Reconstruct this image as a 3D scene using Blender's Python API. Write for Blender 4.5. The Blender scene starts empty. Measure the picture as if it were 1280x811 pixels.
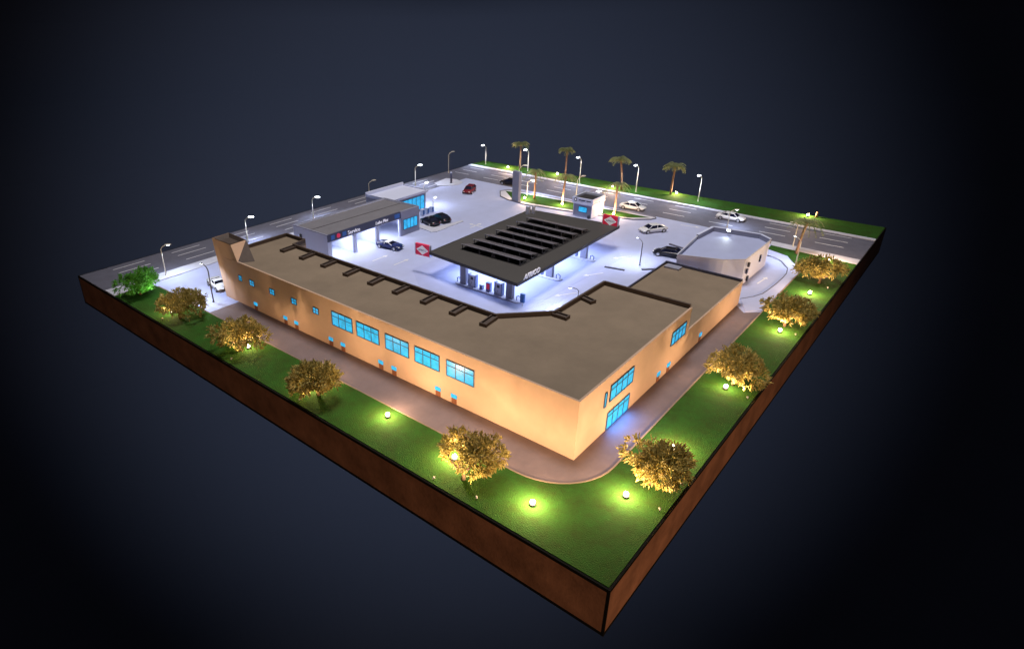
import bpy, math, random
from mathutils import Vector, Matrix
random.seed(7)
S = bpy.context.scene
C = S.collection
PI = math.pi

# ------------------------------------------------------------------ camera, world, light
cam_d = bpy.data.cameras.new('camera'); cam = bpy.data.objects.new('camera', cam_d); C.objects.link(cam); S.camera = cam
cam_d.sensor_width = 36; cam_d.lens = 792.080 * 36 / 1280
cam_d.shift_x = (640 - 535.115) / 1280; cam_d.shift_y = (393.063 - 405.5) / 1280
cam_d.clip_start = .5; cam_d.clip_end = 3000
rt = Vector((0.666908, -0.744971, -0.015876)); dn = Vector((-0.334043, -0.279859, -0.900052)); fw = Vector((0.666070, 0.605555, -0.435493))
mw = Matrix((rt, -1 * dn, -1 * fw)).transposed().to_4x4(); mw.translation = Vector((-30.255134, -11.471893, 35.385348)); cam.matrix_world = mw
S.render.resolution_x = 1024; S.render.resolution_y = 648
S.view_settings.view_transform = 'Standard'; S.view_settings.look = 'None'
S.view_settings.exposure = 0; S.view_settings.gamma = 1
w = bpy.data.worlds.new('World'); S.world = w; w.use_nodes = True
w.node_tree.nodes['Background'].inputs[0].default_value = (.75, .8, 1, 1)
w.node_tree.nodes['Background'].inputs[1].default_value = .12
W1 = (1, .64, .37)      # warm garden lamp
W2 = (.66, .76, 1)      # cool forecourt lamp

def lamp(name, kind, loc, power, col, aim=None, size=None, angle=None, blend=.6, parent=None, sy=None):
    d = bpy.data.lights.new(name, kind); d.energy = power; d.color = col
    if kind == 'AREA':
        d.size = size
        if sy: d.shape = 'RECTANGLE'; d.size_y = sy
    else: d.shadow_soft_size = size or .15
    if kind == 'SPOT': d.spot_size = math.radians(angle); d.spot_blend = blend
    o = bpy.data.objects.new(name, d); C.objects.link(o)
    q = Vector(aim).to_track_quat('-Z', 'Y') if aim is not None else None
    m = q.to_matrix().to_4x4() if q else Matrix.Identity(4)
    m.translation = Vector(loc)
    if parent is not None:
        o.parent = parent; m = Matrix.Rotation(-parent['_rz'], 4, 'Z') @ Matrix.Translation(-Vector(parent.location)) @ m
    o.matrix_basis = m
    return o
# soft lamp of the room high above the model, and a hidden lamp added under it to brighten the backdrop
lamp('room_lamp', 'SPOT', (42, 36, 170), 960000, (1, .93, .9), aim=(.04, .04, -1), size=22, angle=58, blend=.75)
lamp('side_fill_lamp', 'SPOT', (-48, -122, 10), 290000, (1, .66, .42), aim=(60, 140, -14), size=12, angle=50, blend=1)  # added low fill that brightens the wooden sides of the base
lamp('hidden_backdrop_lamp', 'SPOT', (50, 43, -12), 6200000, (.66, .78, 1), aim=(.70, .60, -.33), size=4, angle=95, blend=1)  # added out of sight below the slab for the backdrop's soft gradient

# ------------------------------------------------------------------ materials
def mat(name, col, rough=.7, metal=0, noise=0, nscale=1, bump=0, bscale=8, emit=None, estr=0, col2=None, spec=None):
    m = bpy.data.materials.new(name); m.use_nodes = True; nt = m.node_tree; b = nt.nodes['Principled BSDF']
    b.inputs['Base Color'].default_value = (*col, 1); b.inputs['Roughness'].default_value = rough; b.inputs['Metallic'].default_value = metal
    if spec is not None: b.inputs['Specular IOR Level'].default_value = spec
    if noise or bump:
        tc = nt.nodes.new('ShaderNodeTexCoord')
    if noise:
        n = nt.nodes.new('ShaderNodeTexNoise'); n.inputs['Scale'].default_value = nscale; n.inputs['Detail'].default_value = 12 if name == 'grass' else 6; n.inputs['Roughness'].default_value = .82 if name == 'grass' else .65
        r = nt.nodes.new('ShaderNodeValToRGB'); c2 = col2 or tuple(c * (1 - noise) for c in col)
        r.color_ramp.elements[0].position = .3; r.color_ramp.elements[1].position = .7
        r.color_ramp.elements[0].color = (*c2, 1); r.color_ramp.elements[1].color = (*[min(1, c * (1 + noise * .5)) for c in col], 1)
        nt.links.new(tc.outputs['Object'], n.inputs['Vector']); nt.links.new(n.outputs[0], r.inputs[0]); nt.links.new(r.outputs[0], b.inputs['Base Color'])
    if bump:
        n2 = nt.nodes.new('ShaderNodeTexNoise'); n2.inputs['Scale'].default_value = bscale; n2.inputs['Detail'].default_value = 4
        bp = nt.nodes.new('ShaderNodeBump'); bp.inputs['Strength'].default_value = bump; bp.inputs['Distance'].default_value = .1
        nt.links.new(tc.outputs['Object'], n2.inputs['Vector']); nt.links.new(n2.outputs[0], bp.inputs['Height']); nt.links.new(bp.outputs[0], b.inputs['Normal'])
    if emit: b.inputs['Emission Color'].default_value = (*emit, 1); b.inputs['Emission Strength'].default_value = estr
    return m
M = dict(
    wood=mat('wood', (.36, .16, .085), .5, noise=.45, nscale=.35, bump=.25, bscale=3),
    edge=mat('black_edge', (.010, .008, .006), .7, spec=.1),
    asphalt=mat('asphalt', (.125, .125, .165), .75, noise=.18, nscale=.6, bump=.15, bscale=10),
    concrete=mat('concrete', (.45, .49, .70), .7, noise=.07, nscale=.5, bump=.06, bscale=6),
    pad=mat('pad', (.40, .44, .65), .65, noise=.07, nscale=.5),
    walk=mat('sidewalk', (.54, .55, .63), .75, noise=.1, nscale=1.2),
    lane=mat('lane', (.175, .133, .135), .6, noise=.18, nscale=.5, bump=.12, bscale=8),
    kerb=mat('kerb', (.24, .18, .13), .7, noise=.1, nscale=2),
    dkerb=mat('dark_kerb', (.12, .12, .16), .7),
    grass=mat('grass', (.022, .095, .012), .9, noise=.5, col2=(.028, .045, .008), nscale=.4, bump=.7, bscale=9, spec=.1),
    blade=mat('grass_blades', (.06, .17, .02), .85, noise=.5, nscale=2, spec=.1),
    paint=mat('road_paint', (.75, .75, .78), .6),
    tanroof=mat('tan_roof', (.225, .172, .118), .85, noise=.16, nscale=.22, bump=.1, bscale=7),
    wall=mat('sand_wall', (.54, .375, .265), .75, noise=.09, nscale=.3, bump=.05, bscale=10),
    parapet=mat('brown_parapet', (.075, .052, .04), .7, noise=.2, nscale=2),
    white=mat('blue_cast_white', (.66, .70, .88), .55, noise=.03, nscale=.6),  # white with the cool lamps' blue cast put into its colour
    grey=mat('grey_paint', (.27, .28, .37), .6, noise=.06, nscale=.8),
    band=mat('blue_grey_band', (.05, .055, .10), .5),
    slate=mat('slate_roof', (.185, .18, .20), .8, noise=.12, nscale=.5),
    dark=mat('dark_metal', (.035, .033, .034), .5, noise=.1, nscale=.5),
    canopy=mat('canopy_roof', (.062, .058, .055), .65, noise=.08, nscale=.3),
    panel=mat('solar_panel', (.11, .10, .115), .65, noise=.1, nscale=1),
    metal=mat('grey_metal', (.30, .30, .36), .45, metal=.2),
    pole=mat('ivory_pole', (.6, .56, .46), .5),
    glow=mat('lit_glass', (.02, .25, .4), .25, noise=.2, nscale=1.3, emit=(.025, .40, .78), estr=.9),
    frame=mat('window_frame', (.03, .10, .22), .5),
    door=mat('brown_door', (.2, .07, .03), .6),
    lampw=mat('lamp_white', (.9, .9, .9), .5, emit=(.85, .92, 1), estr=14),
    lampo=mat('lamp_off', (.62, .6, .5), .5),
    lampg=mat('garden_bulb', (.9, .8, .6), .5, emit=(1, .80, .50), estr=32),
    tube=mat('ceiling_panel', (.9, .9, .9), .5, emit=(.85, .9, 1), estr=3),
    red=mat('sign_red', (.8, .03, .10), .5, emit=(.8, .02, .08), estr=.18), blue=mat('sign_blue', (.03, .14, .45), .4), ink=mat('ink', (.05, .06, .09), .6),
    ltext=mat('white_letters', (.85, .83, .9), .5, emit=(.85, .85, 1), estr=.25),
    bark=mat('bark', (.17, .10, .055), .85, noise=.4, nscale=3, bump=.5, bscale=12),
    palmbark=mat('palm_bark', (.30, .17, .10), .85, noise=.35, nscale=4, bump=.5, bscale=14),
    leaf=mat('leaves', (.56, .43, .13), .65, noise=.4, nscale=5, col2=(.05, .075, .012)),
    leafg=mat('green_leaves', (.10, .36, .035), .7, noise=.5, nscale=1.6),
    palm=mat('palm_leaves', (.24, .27, .12), .7, noise=.4, nscale=2),
    cw=mat('car_white', (.75, .75, .76), .25), ck=mat('car_black', (.012, .012, .018), .22), cb=mat('car_blue', (.02, .03, .12), .22), cr=mat('car_red', (.20, .02, .03), .25),
    tyre=mat('tyre', (.02, .02, .02), .8), rim=mat('rim', (.55, .55, .58), .3, metal=.6), glass=mat('car_glass', (.01, .012, .03), .12),
    hl=mat('head_light', (.85, .85, .8), .2), tl=mat('tail_light', (.4, .01, .01), .3),
    bluep=mat('pump_blue', (.17, .23, .45), .45), backdrop=mat('backdrop_cloth', (.068, .073, .098), .95, spec=0),
)

# ------------------------------------------------------------------ builders
for k_ in ('leaf', 'leafg', 'palm'):
    nt = M[k_].node_tree; b_ = nt.nodes['Principled BSDF']; tr_ = nt.nodes.new('ShaderNodeBsdfTranslucent'); mx = nt.nodes.new('ShaderNodeMixShader'); mx.inputs[0].default_value = .25
    src = b_.inputs['Base Color'].links[0].from_socket; nt.links.new(src, tr_.inputs['Color']); nt.links.new(b_.outputs[0], mx.inputs[1]); nt.links.new(tr_.outputs[0], mx.inputs[2]); nt.links.new(mx.outputs[0], nt.nodes['Material Output'].inputs['Surface'])

nt = M['glow'].node_tree; b_ = nt.nodes['Principled BSDF']; rp = [n for n in nt.nodes if n.type == 'VALTORGB'][0]
tc = [n for n in nt.nodes if n.type == 'TEX_COORD'][0]; nz = nt.nodes.new('ShaderNodeTexNoise'); nz.inputs['Scale'].default_value = 1.4; nz.inputs['Detail'].default_value = 3; mr = nt.nodes.new('ShaderNodeMapRange')
mr.inputs['From Min'].default_value = .3; mr.inputs['From Max'].default_value = .7; mr.inputs['To Min'].default_value = .55; mr.inputs['To Max'].default_value = 1.2
nt.links.new(tc.outputs['Object'], nz.inputs['Vector']); nt.links.new(nz.outputs[0], mr.inputs['Value']); nt.links.new(mr.outputs[0], b_.inputs['Emission Strength'])

class MB:
    def __init__(s): s.v = []; s.f = []
    def face(s, pts): n = len(s.v); s.v += [Vector(p) for p in pts]; s.f.append(tuple(range(n, n + len(pts)))); return s
    def box(s, x0, x1, y0, y1, z0, z1, rz=0, c=None):
        P = [(x, y, z) for z in (z0, z1) for x, y in ((x0, y0), (x1, y0), (x1, y1), (x0, y1))]
        if rz:
            cx, cy = c or ((x0 + x1) / 2, (y0 + y1) / 2); a, b = math.cos(rz), math.sin(rz)
            P = [(cx + (x - cx) * a - (y - cy) * b, cy + (x - cx) * b + (y - cy) * a, z) for x, y, z in P]
        n = len(s.v); s.v += [Vector(p) for p in P]
        s.f += [tuple(n + i for i in q) for q in ((3, 2, 1, 0), (4, 5, 6, 7), (0, 1, 5, 4), (1, 2, 6, 5), (2, 3, 7, 6), (3, 0, 4, 7))]
        return s
    def prism(s, poly, z0, z1, bottom=True, top=True):
        n = len(s.v); k = len(poly)
        a = sum(poly[i][0] * poly[(i + 1) % k][1] - poly[(i + 1) % k][0] * poly[i][1] for i in range(k))
        if a < 0: poly = poly[::-1]
        s.v += [Vector((x, y, z)) for z in (z0, z1) for x, y in poly]
        if bottom: s.f.append(tuple(n + i for i in range(k))[::-1])
        if top: s.f.append(tuple(n + k + i for i in range(k)))
        s.f += [(n + i, n + (i + 1) % k, n + k + (i + 1) % k, n + k + i) for i in range(k)]
        return s
    def bar(s, a, b, wd, h):      # a box beam between two points, in plan width wd, height h centred
        a = Vector(a); b = Vector(b); d = (b - a).normalized(); sd = d.cross(Vector((0, 0, 1)))
        sd = sd.normalized() if sd.length > .01 else Vector((1, 0, 0)); up = sd.cross(d)
        sd *= wd / 2; up = up * h / 2; n = len(s.v)
        for p in (a, b): s.v += [p - sd - up, p + sd - up, p + sd + up, p - sd + up]
        s.f += [tuple(n + i for i in q) for q in ((3, 2, 1, 0), (4, 5, 6, 7), (0, 1, 5, 4), (1, 2, 6, 5), (2, 3, 7, 6), (3, 0, 4, 7))]
        return s
    def tube(s, pts, rad, k=8, cap=True):
        pts = [Vector(p) for p in pts]; rings = []
        for i, p in enumerate(pts):
            d = (pts[min(i + 1, len(pts) - 1)] - pts[max(i - 1, 0)]).normalized()
            u = d.cross(Vector((.3, .2, 1) if abs(d.z) < .9 else (1, 0, 0))).normalized(); v = d.cross(u); r = rad[i] if isinstance(rad, (list, tuple)) else rad
            n = len(s.v); s.v += [p + (u * math.cos(2 * PI * j / k) + v * math.sin(2 * PI * j / k)) * r for j in range(k)]; rings.append(n)
        for a, b in zip(rings, rings[1:]): s.f += [(a + j, a + (j + 1) % k, b + (j + 1) % k, b + j) for j in range(k)]
        if cap: s.f.append(tuple(rings[0] + j for j in range(k))[::-1]); s.f.append(tuple(rings[-1] + j for j in range(k)))
        return s
    def ball(s, c, rx, ry, rz, k=12, m=7):
        n = len(s.v)
        for i in range(m + 1):
            t = PI * i / m
            s.v += [Vector((c[0] + rx * math.sin(t) * math.cos(2 * PI * j / k), c[1] + ry * math.sin(t) * math.sin(2 * PI * j / k), c[2] + rz * math.cos(t))) for j in range(k)]
        for i in range(m): s.f += [(n + i * k + j, n + (i + 1) * k + j, n + (i + 1) * k + (j + 1) % k, n + i * k + (j + 1) % k) for j in range(k)]
        return s
    def build(s, name, m, parent=None, local=False, smooth=False, bevel=0):
        me = bpy.data.meshes.new(name); V = s.v
        o = bpy.data.objects.new(name, me); C.objects.link(o)
        if parent is not None:
            o.parent = parent; r = parent
            while r.parent: r = r.parent
            if not local:
                T = Matrix.Rotation(-r['_rz'], 4, 'Z') @ Matrix.Translation(-Vector(r['_loc'])); V = [T @ v for v in V]
        me.from_pydata([tuple(v) for v in V], [], s.f); me.materials.append(m if not isinstance(m, str) else M[m]); me.validate(); me.update()
        if smooth:
            for p in me.polygons: p.use_smooth = True
        if bevel:
            b = o.modifiers.new('bevel', 'BEVEL'); b.width = bevel; b.segments = 2; b.limit_method = 'ANGLE'
        return o
def thing(name, label, cat, loc, rz=0, group=None):
    o = bpy.data.objects.new(name, None); C.objects.link(o); o.empty_display_size = .3
    o.location = loc; o.rotation_euler = (0, 0, rz); o['_loc'] = list(loc); o['_rz'] = float(rz)
    return tag(o, label, cat, group)
def tag(o, label, cat, group=None):
    o['label'] = label; o['category'] = cat
    if group: o['group'] = group
    return o
def struct(o, kind='structure'): o['kind'] = kind; return o
def copy_thing(src, loc, rz, label, group=None):
    r = src.copy(); C.objects.link(r); r.location = loc; r.rotation_euler = (0, 0, rz); r['_loc'] = list(loc); r['_rz'] = float(rz); r['label'] = label
    if group: r['group'] = group
    def rec(a, b):
        for ch in a.children:
            c = ch.copy(); C.objects.link(c); c.parent = b; rec(ch, c)
    rec(src, r)
    return r
def text(name, s, size, ext, m, parent, origin, xd, yd, shear=0):   # lettering: lies in the plane of xd, yd
    cu = bpy.data.curves.new(name, 'FONT'); cu.body = s; cu.size = size; cu.extrude = ext; cu.shear = shear; cu.offset = 0
    t = bpy.data.objects.new('tmp', cu); C.objects.link(t)
    me = bpy.data.meshes.new_from_object(t.evaluated_get(bpy.context.evaluated_depsgraph_get())); bpy.data.objects.remove(t)
    xd = Vector(xd).normalized(); yd = Vector(yd).normalized(); zd = xd.cross(yd); T = Matrix((xd, yd, zd)).transposed().to_4x4(); T.translation = Vector(origin)
    r = parent
    while r.parent: r = r.parent
    T = Matrix.Rotation(-r['_rz'], 4, 'Z') @ Matrix.Translation(-Vector(r['_loc'])) @ T
    me.transform(T); me.materials.clear(); me.materials.append(M[m]); o = bpy.data.objects.new(name, me); C.objects.link(o); o.parent = parent
    return o
def arc(cx, cy, r, a0, a1, n=10): return [(cx + r * math.cos(math.radians(a0 + (a1 - a0) * i / n)), cy + r * math.sin(math.radians(a0 + (a1 - a0) * i / n))) for i in range(n + 1)]

# ------------------------------------------------------------------ backdrop
b = MB(); R0 = 560; K = 48
for i in range(22):
    for j in range(K):
        def sp(a, e): return (50 + R0 * math.cos(a) * math.cos(e), 43 + R0 * math.sin(a) * math.cos(e), R0 * math.sin(e))
        e0 = -PI / 2 + i * math.radians(6.2); e1 = e0 + math.radians(6.2); a0 = 2 * PI * j / K; a1 = a0 + 2 * PI / K
        b.face([sp(a0, e0), sp(a0, e1), sp(a1, e1), sp(a1, e0)])
struct(b.build('backdrop', 'backdrop', smooth=True))

# ------------------------------------------------------------------ the base of the model
L = 86.92; T = 4.45
base = thing('display_base', 'large square wooden display base with black edges carrying the model', 'model base', (0, 0, -T))
MB().box(.0, 100, 0, L, -T, -.06).build('plinth', 'wood', base)
e = MB(); q = .12; t = .02
for z in (-T, -.06):
    zz = (z - .02, z + .25) if z < -1 else (z - .2, z + .08)
    e.box(-t, q, -t, L + t, *zz).box(100 - q, 100 + t, -t, L + t, *zz).box(q, 100 - q, -t, q, *zz).box(q, 100 - q, L - q, L + t, *zz)
for x, y in ((-t * 1.5, -t * 1.5), (100 + t * 1.5 - .15, -t * 1.5), (-t * 1.5, L + t * 1.5 - .15)): e.box(x, x + .15, y, y + .15, -T - .03, .03)
e.build('edge_trim', 'edge', base)
B0 = .16
struct(MB().prism([(B0, B0), (100 - B0, B0), (100 - B0, L - B0), (B0, L - B0)], -.05, 0).build('ground', 'concrete'))

# asphalt roads: one along the far left edge, one along the far right edge
rd = MB().prism([(B0, 77.9), (83, 78.9), (82.6, 60), (81.6, 25), (79.7, B0), (91, B0), (92.3, 45), (93.6, L - B0), (B0, L - B0)], 0, .012)
struct(rd.build('road', 'asphalt'))
sw = MB().prism([(B0, 75), (59.5, 77.3), (72, 78.9), (72, 79), (60, 78.2), (B0, 77.9)], 0, .13)
sw.prism([(77.3, B0), (79.7, B0), (80.5, 14), (79.6, 14), (78.4, 12)], 0, .13)
sw.prism([(91, B0), (92, B0), (93.3, 45), (94.8, L - B0), (93.6, L - B0), (92.3, 45)], 0, .15)
struct(sw.build('sidewalk', 'walk'))
lane = MB().prism([(5.9, 60), (5.9, 11.6)] + arc(11.7, 11.6, 5.8, 180, 270)[1:] + [(51.5, 5.8), (49.9, 7.4), (51.5, 8.82), (10.40, 8.79), (10.40, 60)], 0, .014)
struct(lane.build('service_lane', 'lane'))
pd = MB().prism([(30, 45), (29.2, 31.7), (32.3, 28.9), (58.1, 28), (64.7, 33), (66, 47), (60, 50), (34, 50)], 0, .01)
struct(pd.build('pavement', 'pad'))
lp = MB().prism([(59, 5.8), (67, 5.8), (74, 9), (75, 11.5), (74.4, 13.5), (72.6, 13.5), (73.2, 11.3), (71.8, 9), (69.4, 7.5), (67, 7), (65, 6.95), (62, 7.0), (59, 7.2), (57.3, 7.4), (55.6, 8), (53.8, 9.1), (50.2, 7.3), (52, 5.8)], 0, .12)
struct(lp.build('path', 'concrete'))
kl = MB()
lq = [(50.2, 7.3), (52, 8.6), (53.8, 9.1), (55.6, 8), (57.3, 7.4), (59, 7.2), (62, 7.0), (65, 6.95), (67, 7), (69.4, 7.5), (71.8, 9), (72.9, 10.4), (73.2, 11.8), (72.6, 13.5)]
for a, c in zip(lq[2:], lq[3:]): kl.bar((*a, .07), (*c, .07), .13, .15)
struct(kl.build('kerb', 'dkerb'))
# lane dashes and arrows
mk = MB()
for x0, gap in ((84.4, 0), (87.4, 0), (90.2, 0)):
    y = 3.3
    while y < L - 3:
        dx = (y / L) * 1.9
        mk.box(x0 + dx - .09, x0 + dx + .09, y, min(y + 4.1, L - .6), .012, .02); y += 8.6
for y0 in (80.6, 83.2, 85.2):
    x = 4.5
    while x < 76:
        mk.box(x, x + 5, y0 - .08, y0 + .08, .012, .02); x += 9.6
def arrow(x, y, a, ln=3.4):
    def R(px, py): return (x + px * math.cos(a) - py * math.sin(a), y + px * math.sin(a) + py * math.cos(a))
    mk.prism([R(-ln / 2, -.11), R(ln / 2 - .8, -.11), R(ln / 2 - .8, .11), R(-ln / 2, .11)], .012, .022)
    mk.prism([R(ln / 2 - .85, -.38), R(ln / 2, 0), R(ln / 2 - .85, .38)], .012, .0225)
for a in ((40.5, 27.6, 2.6), (49.3, 28.2, 2.6), (58.4, 28.2, 2.6), (35.1, 53.3, 0), (34.2, 57.1, 0), (56.7, 55.6, 0), (56.7, 55.6, 1.5), (62.4, 8.9, -.1), (80.1, 26, -1.4)): arrow(*a)
struct(mk.build('road_markings', 'paint'))

# ------------------------------------------------------------------ grass (sheet with short blades)
def in_poly(x, y, P):
    c = False
    for i in range(len(P)):
        (x1, y1), (x2, y2) = P[i], P[i - 1]
        if (y1 > y) != (y2 > y) and x < (x2 - x1) * (y - y1) / (y2 - y1) + x1: c = not c
    return c
def lawn(poly, n, h=.1):
    MBs = MB().prism(poly, 0, h, bottom=False); xs = [p[0] for p in poly]; ys = [p[1] for p in poly]; k = 0
    while k < n * .0:
        x = random.uniform(min(xs), max(xs)); y = random.uniform(min(ys), max(ys))
        if not in_poly(x, y, poly): continue
        k += 1; a = random.uniform(0, 2 * PI); wd = random.uniform(.02, .045); hh = random.uniform(.06, .17)
        dx, dy = math.cos(a) * wd, math.sin(a) * wd; lx, ly = random.gauss(0, .06), random.gauss(0, .06)
        MBs.face([(x - dx, y - dy, h - .01), (x + dx, y + dy, h - .01), (x + lx, y + ly, h + hh)])
    return MBs
front = [(B0, B0), (77.2, B0), (78.3, 12.3), (76.4, 12.2), (75, 9), (69.5, 5.75), (11.7, 5.65)] + arc(11.7, 11.6, 5.95, 270, 180)[1:] + [(5.7, 73.5), (5.5, 75), (B0, 74.9)]
for poly, n in ((front, 26000), ([(92.1, B0), (100 - B0, B0), (100 - B0, L - B0), (94.9, L - B0), (93.4, 45)], 4000),
             ([(74.9, 60.4), (79.2, 65.2), (80.0, 58), (80.3, 33.6), (77.8, 36.5), (75.9, 45), (74.6, 56)], 1500)):
    struct(lawn(poly, n).build('grass', 'grass'), 'stuff')
kb = MB()
kp = [(5.8, 73.4), (5.8, 11.6)] + arc(11.7, 11.6, 5.88, 180, 270)[1:] + [(69, 5.7)]
for a, c in zip(kp, kp[1:]): kb.bar((*a, .06), (*c, .06), .14, .16)
struct(kb.build('kerb', 'kerb'))
kb = MB(); isl = [(73.9, 60.8), (75.2, 63.6), (78.4, 66), (80.4, 65.2), (81.0, 58), (81.2, 33), (80.6, 32.6), (79.4, 33), (77.4, 35.4), (75, 44.8), (73.3, 56), (73.9, 60.8)]
MBi = MB().prism(isl[:-1], 0, .08); struct(MBi.build('traffic_island', 'walk'))
for a, c in zip(isl, isl[1:]): kb.bar((*a, .07), (*c, .07), .2, .18)
struct(kb.build('kerb', 'dkerb'))

# ------------------------------------------------------------------ main building
Hm = 6.12
mb = thing('main_building', 'long L-shaped sand coloured building with flat tan roof and lit blue windows', 'building', (10.41, 8.8, 0))
outer = [(10.41, 8.8), (34.2, 8.8), (34.2, 19.2), (23.4, 19.3), (18.7, 23.5), (18.8, 58.1), (21.2, 58.4), (21.2, 62.8), (10.41, 62.8)]
MB().prism(outer, .0, 5.84, bottom=False, top=False).build('wall', 'wall', mb)
roof = MB().prism([(10.43, 8.82), (34.18, 8.82), (34.18, 19.18), (23.39, 19.28), (18.68, 23.49), (18.78, 58.08), (21.18, 58.38), (21.18, 62.78), (10.43, 62.78)], 5.5, 5.86)
roof.build('roof', 'tanroof', mb)
rim = MB()
rim.box(10.38, 10.6, 8.77, 60.2, 5.84, Hm - .1).box(10.6, 34.2, 8.77, 8.98, 5.84, Hm - .1)
rim.build('roof_edge', 'wall', mb)
pp = MB(); ins = [(34.1, 8.95), (34.1, 19.1), (23.45, 19.2), (18.8, 23.55), (18.9, 58.2), (21.15, 58.5), (21.15, 62.7), (12.5, 62.7)]
for i, (a, c) in enumerate(zip(ins, ins[1:])):
    h0 = .3 if i else .34
    pp.bar((a[0], a[1], 6.0 + h0 * .3), (c[0], c[1], 6.0 + h0 * .3), .26, .52 + .01 * (i % 2))
pp.build('parapet', 'parapet', mb)
MB().box(34.21, 34.5, 8.76, 19.3, 5.3, 6.15).build('cornice', 'parapet', mb) if False else None
for (x0, y0), (x1, y1) in zip([(18.7, 57.8), (18.7, 53.6), (18.7, 49.2), (18.7, 44.8), (18.8, 40.4), (18.8, 36.2), (18.8, 31.9), (18.8, 27.6), (18.6, 23.6), (23.4, 19.2), (29.0, 19.0)],
                              [(16.7, 57.7), (16.6, 53.4), (16.6, 49.0), (16.5, 44.6), (16.5, 40.2), (16.5, 36.1), (16.6, 31.8), (16.5, 27.5), (16.5, 23.4), (23.4, 17.7), (28.6, 17.6)]):
    d = Vector((x1 - x0, y1 - y0, 0)).normalized(); s = Vector((-d.y, d.x, 0)) * .34; p = Vector((x0, y0, 6.03)); r = Vector((x1, y1, 6.03))
    bt = MB().bar(p + s - d * .1, r + s, .14, .36).bar(p - s - d * .1, r - s, .14, .36).bar(r + s * 1.3 + d * .05, r - s * 1.3 + d * .05, .15, .37).bar(p - d * .1, r, .32, .14)
    bt.build('buttress', 'parapet', mb)
# sign tower at the left end: flares upwards, hollow on top
A = Vector((10.45, 64.5, 8.05)); Fa = Vector((12.9, 64.3, 8.2)); Rr = Vector((13.0, 60.3, 8.05)); N = Vector((10.55, 60.2, 8.0))
Lb = Vector((10.38, 63.0, 0)); M2 = Vector((10.38, 60.4, 3.5)); Mm = Vector((10.38, 58.8, 5.9)); P = Vector((12.2, 57.6, 5.87)); Bk = Vector((12.6, 62.9, 0)); N0 = Vector((10.37, 60.4, 0))
tw = MB()
tw.face([A, Lb, M2, N]); tw.face([N, M2, Mm]); tw.face([N, Mm, Rr]); tw.face([Lb, N0, M2])
tw.face([Fa, Bk, Lb, A]); tw.face([Rr, Vector((13, 61.5, 5.86)), Bk, Fa])
tw.build('sign_tower', 'wall', mb)
tg = MB(); tg.face([Rr, Mm, P]); tg.face([Rr, P, Vector((13, 61.5, 5.86))]); tg.build('tower_cladding', 'parapet', mb)
ti = MB(); dz = Vector((0, 0, -.4)); I = [A.lerp(Rr, .05), N.lerp(Fa, .05), Rr.lerp(A, .05), Fa.lerp(N, .05)]; ce = [p.lerp((A + Rr) / 2, .25) + dz for p in I]
for i in range(4): ti.face([I[i], I[(i + 1) % 4], ce[(i + 1) % 4], ce[i]])
ti.face(ce); ti.build('tower_hollow', 'parapet', mb)
def window(kind, axis, plane, u0, u1, z0, z1, nm, parent, tr=.68, name='window', fm='frame', proud=.03):
    # frame with mullions as one mesh, glazing as its sub-part; axis 'x' = wall facing -X at x=plane, 'y' = wall facing -Y
    f = MB(); g = MB()
    def bx(m, a0, a1, b0, b1, d0, d1):
        if axis == 'x': m.box(plane - d1, plane - d0, a0, a1, b0, b1)
        else: m.box(a0, a1, plane - d1, plane - d0, b0, b1)
    fw_ = .07 if u1 - u0 > 1.5 else .05
    bx(f, u0 - fw_, u1 + fw_, z0 - fw_, z0, 0, .10); bx(f, u0 - fw_, u1 + fw_, z1, z1 + fw_, 0, .10)
    bx(f, u0 - fw_, u0, z0, z1, 0, .10); bx(f, u1, u1 + fw_, z0, z1, 0, .10)
    for i in range(1, nm):
        u = u0 + (u1 - u0) * i / nm; bx(f, u - .035, u + .035, z0, z1, .004, .085)
    if tr: zt = z0 + (z1 - z0) * tr; bx(f, u0, u1, zt - .03, zt + .03, .006, .08)
    bx(g, u0, u1, z0, z1, -.02, .04)
    fo = f.build(name, fm, parent); g.build('pane', 'glow', fo); return fo
for (a, b_) in ((36.86, 40.19), (32.66, 36.04), (28.29, 31.57), (24.14, 27.33), (19.82, 23.1)): window('w', 'x', 10.41, a, b_, 3.0, 4.66, 3, mb)
for (a, b_) in ((58.39, 59.0), (55.6, 56.5), (51.25, 52.15), (46.8, 47.7), (42.7, 43.6)): window('s', 'x', 10.41, a, b_, 3.45, 4.15, 2, mb, tr=.5)
def door(axis, plane, u0, u1, parent):
    d = MB(); g = MB()
    if axis == 'x': d.box(plane - .05, plane, u0, u1, 0, .68); g.box(plane - .1, plane + .02, u0 - .03, u1 + .03, .70, 1.1)
    else: d.box(u0, u1, plane - .05, plane, 0, .68); g.box(u0 - .03, u1 + .03, plane - .1, plane + .02, .70, 1.12)
    o = d.build('door', 'door', parent); g.build('fanlight', 'glow', o)
for y in (55.6, 49.2, 47.0, 40.5, 38.4, 32.2, 30.2, 24.0, 21.9): door('x', 10.41, y, y + .62, mb)
window('r', 'y', 8.8, 16.15, 20.6, 3.2, 4.8, 4, mb, tr=.7); window('r', 'y', 8.8, 29.5, 33.1, 3.3, 4.75, 4, mb, tr=.66)
window('r', 'y', 8.8, 16.1, 20.4, .12, 1.9, 4, mb, tr=.75); window('r', 'y', 8.8, 15.1, 15.4, 3.05, 4.5, 1, mb, tr=0)
for x in (27.0, 29.5): door('y', 8.8, x, x + .65, mb)
lamp('window_light', 'AREA', (18.2, 8.6, .9), 340, (.12, .32, 1), aim=(0, -1, -.45), size=4, sy=1.5, parent=mb)
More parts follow.
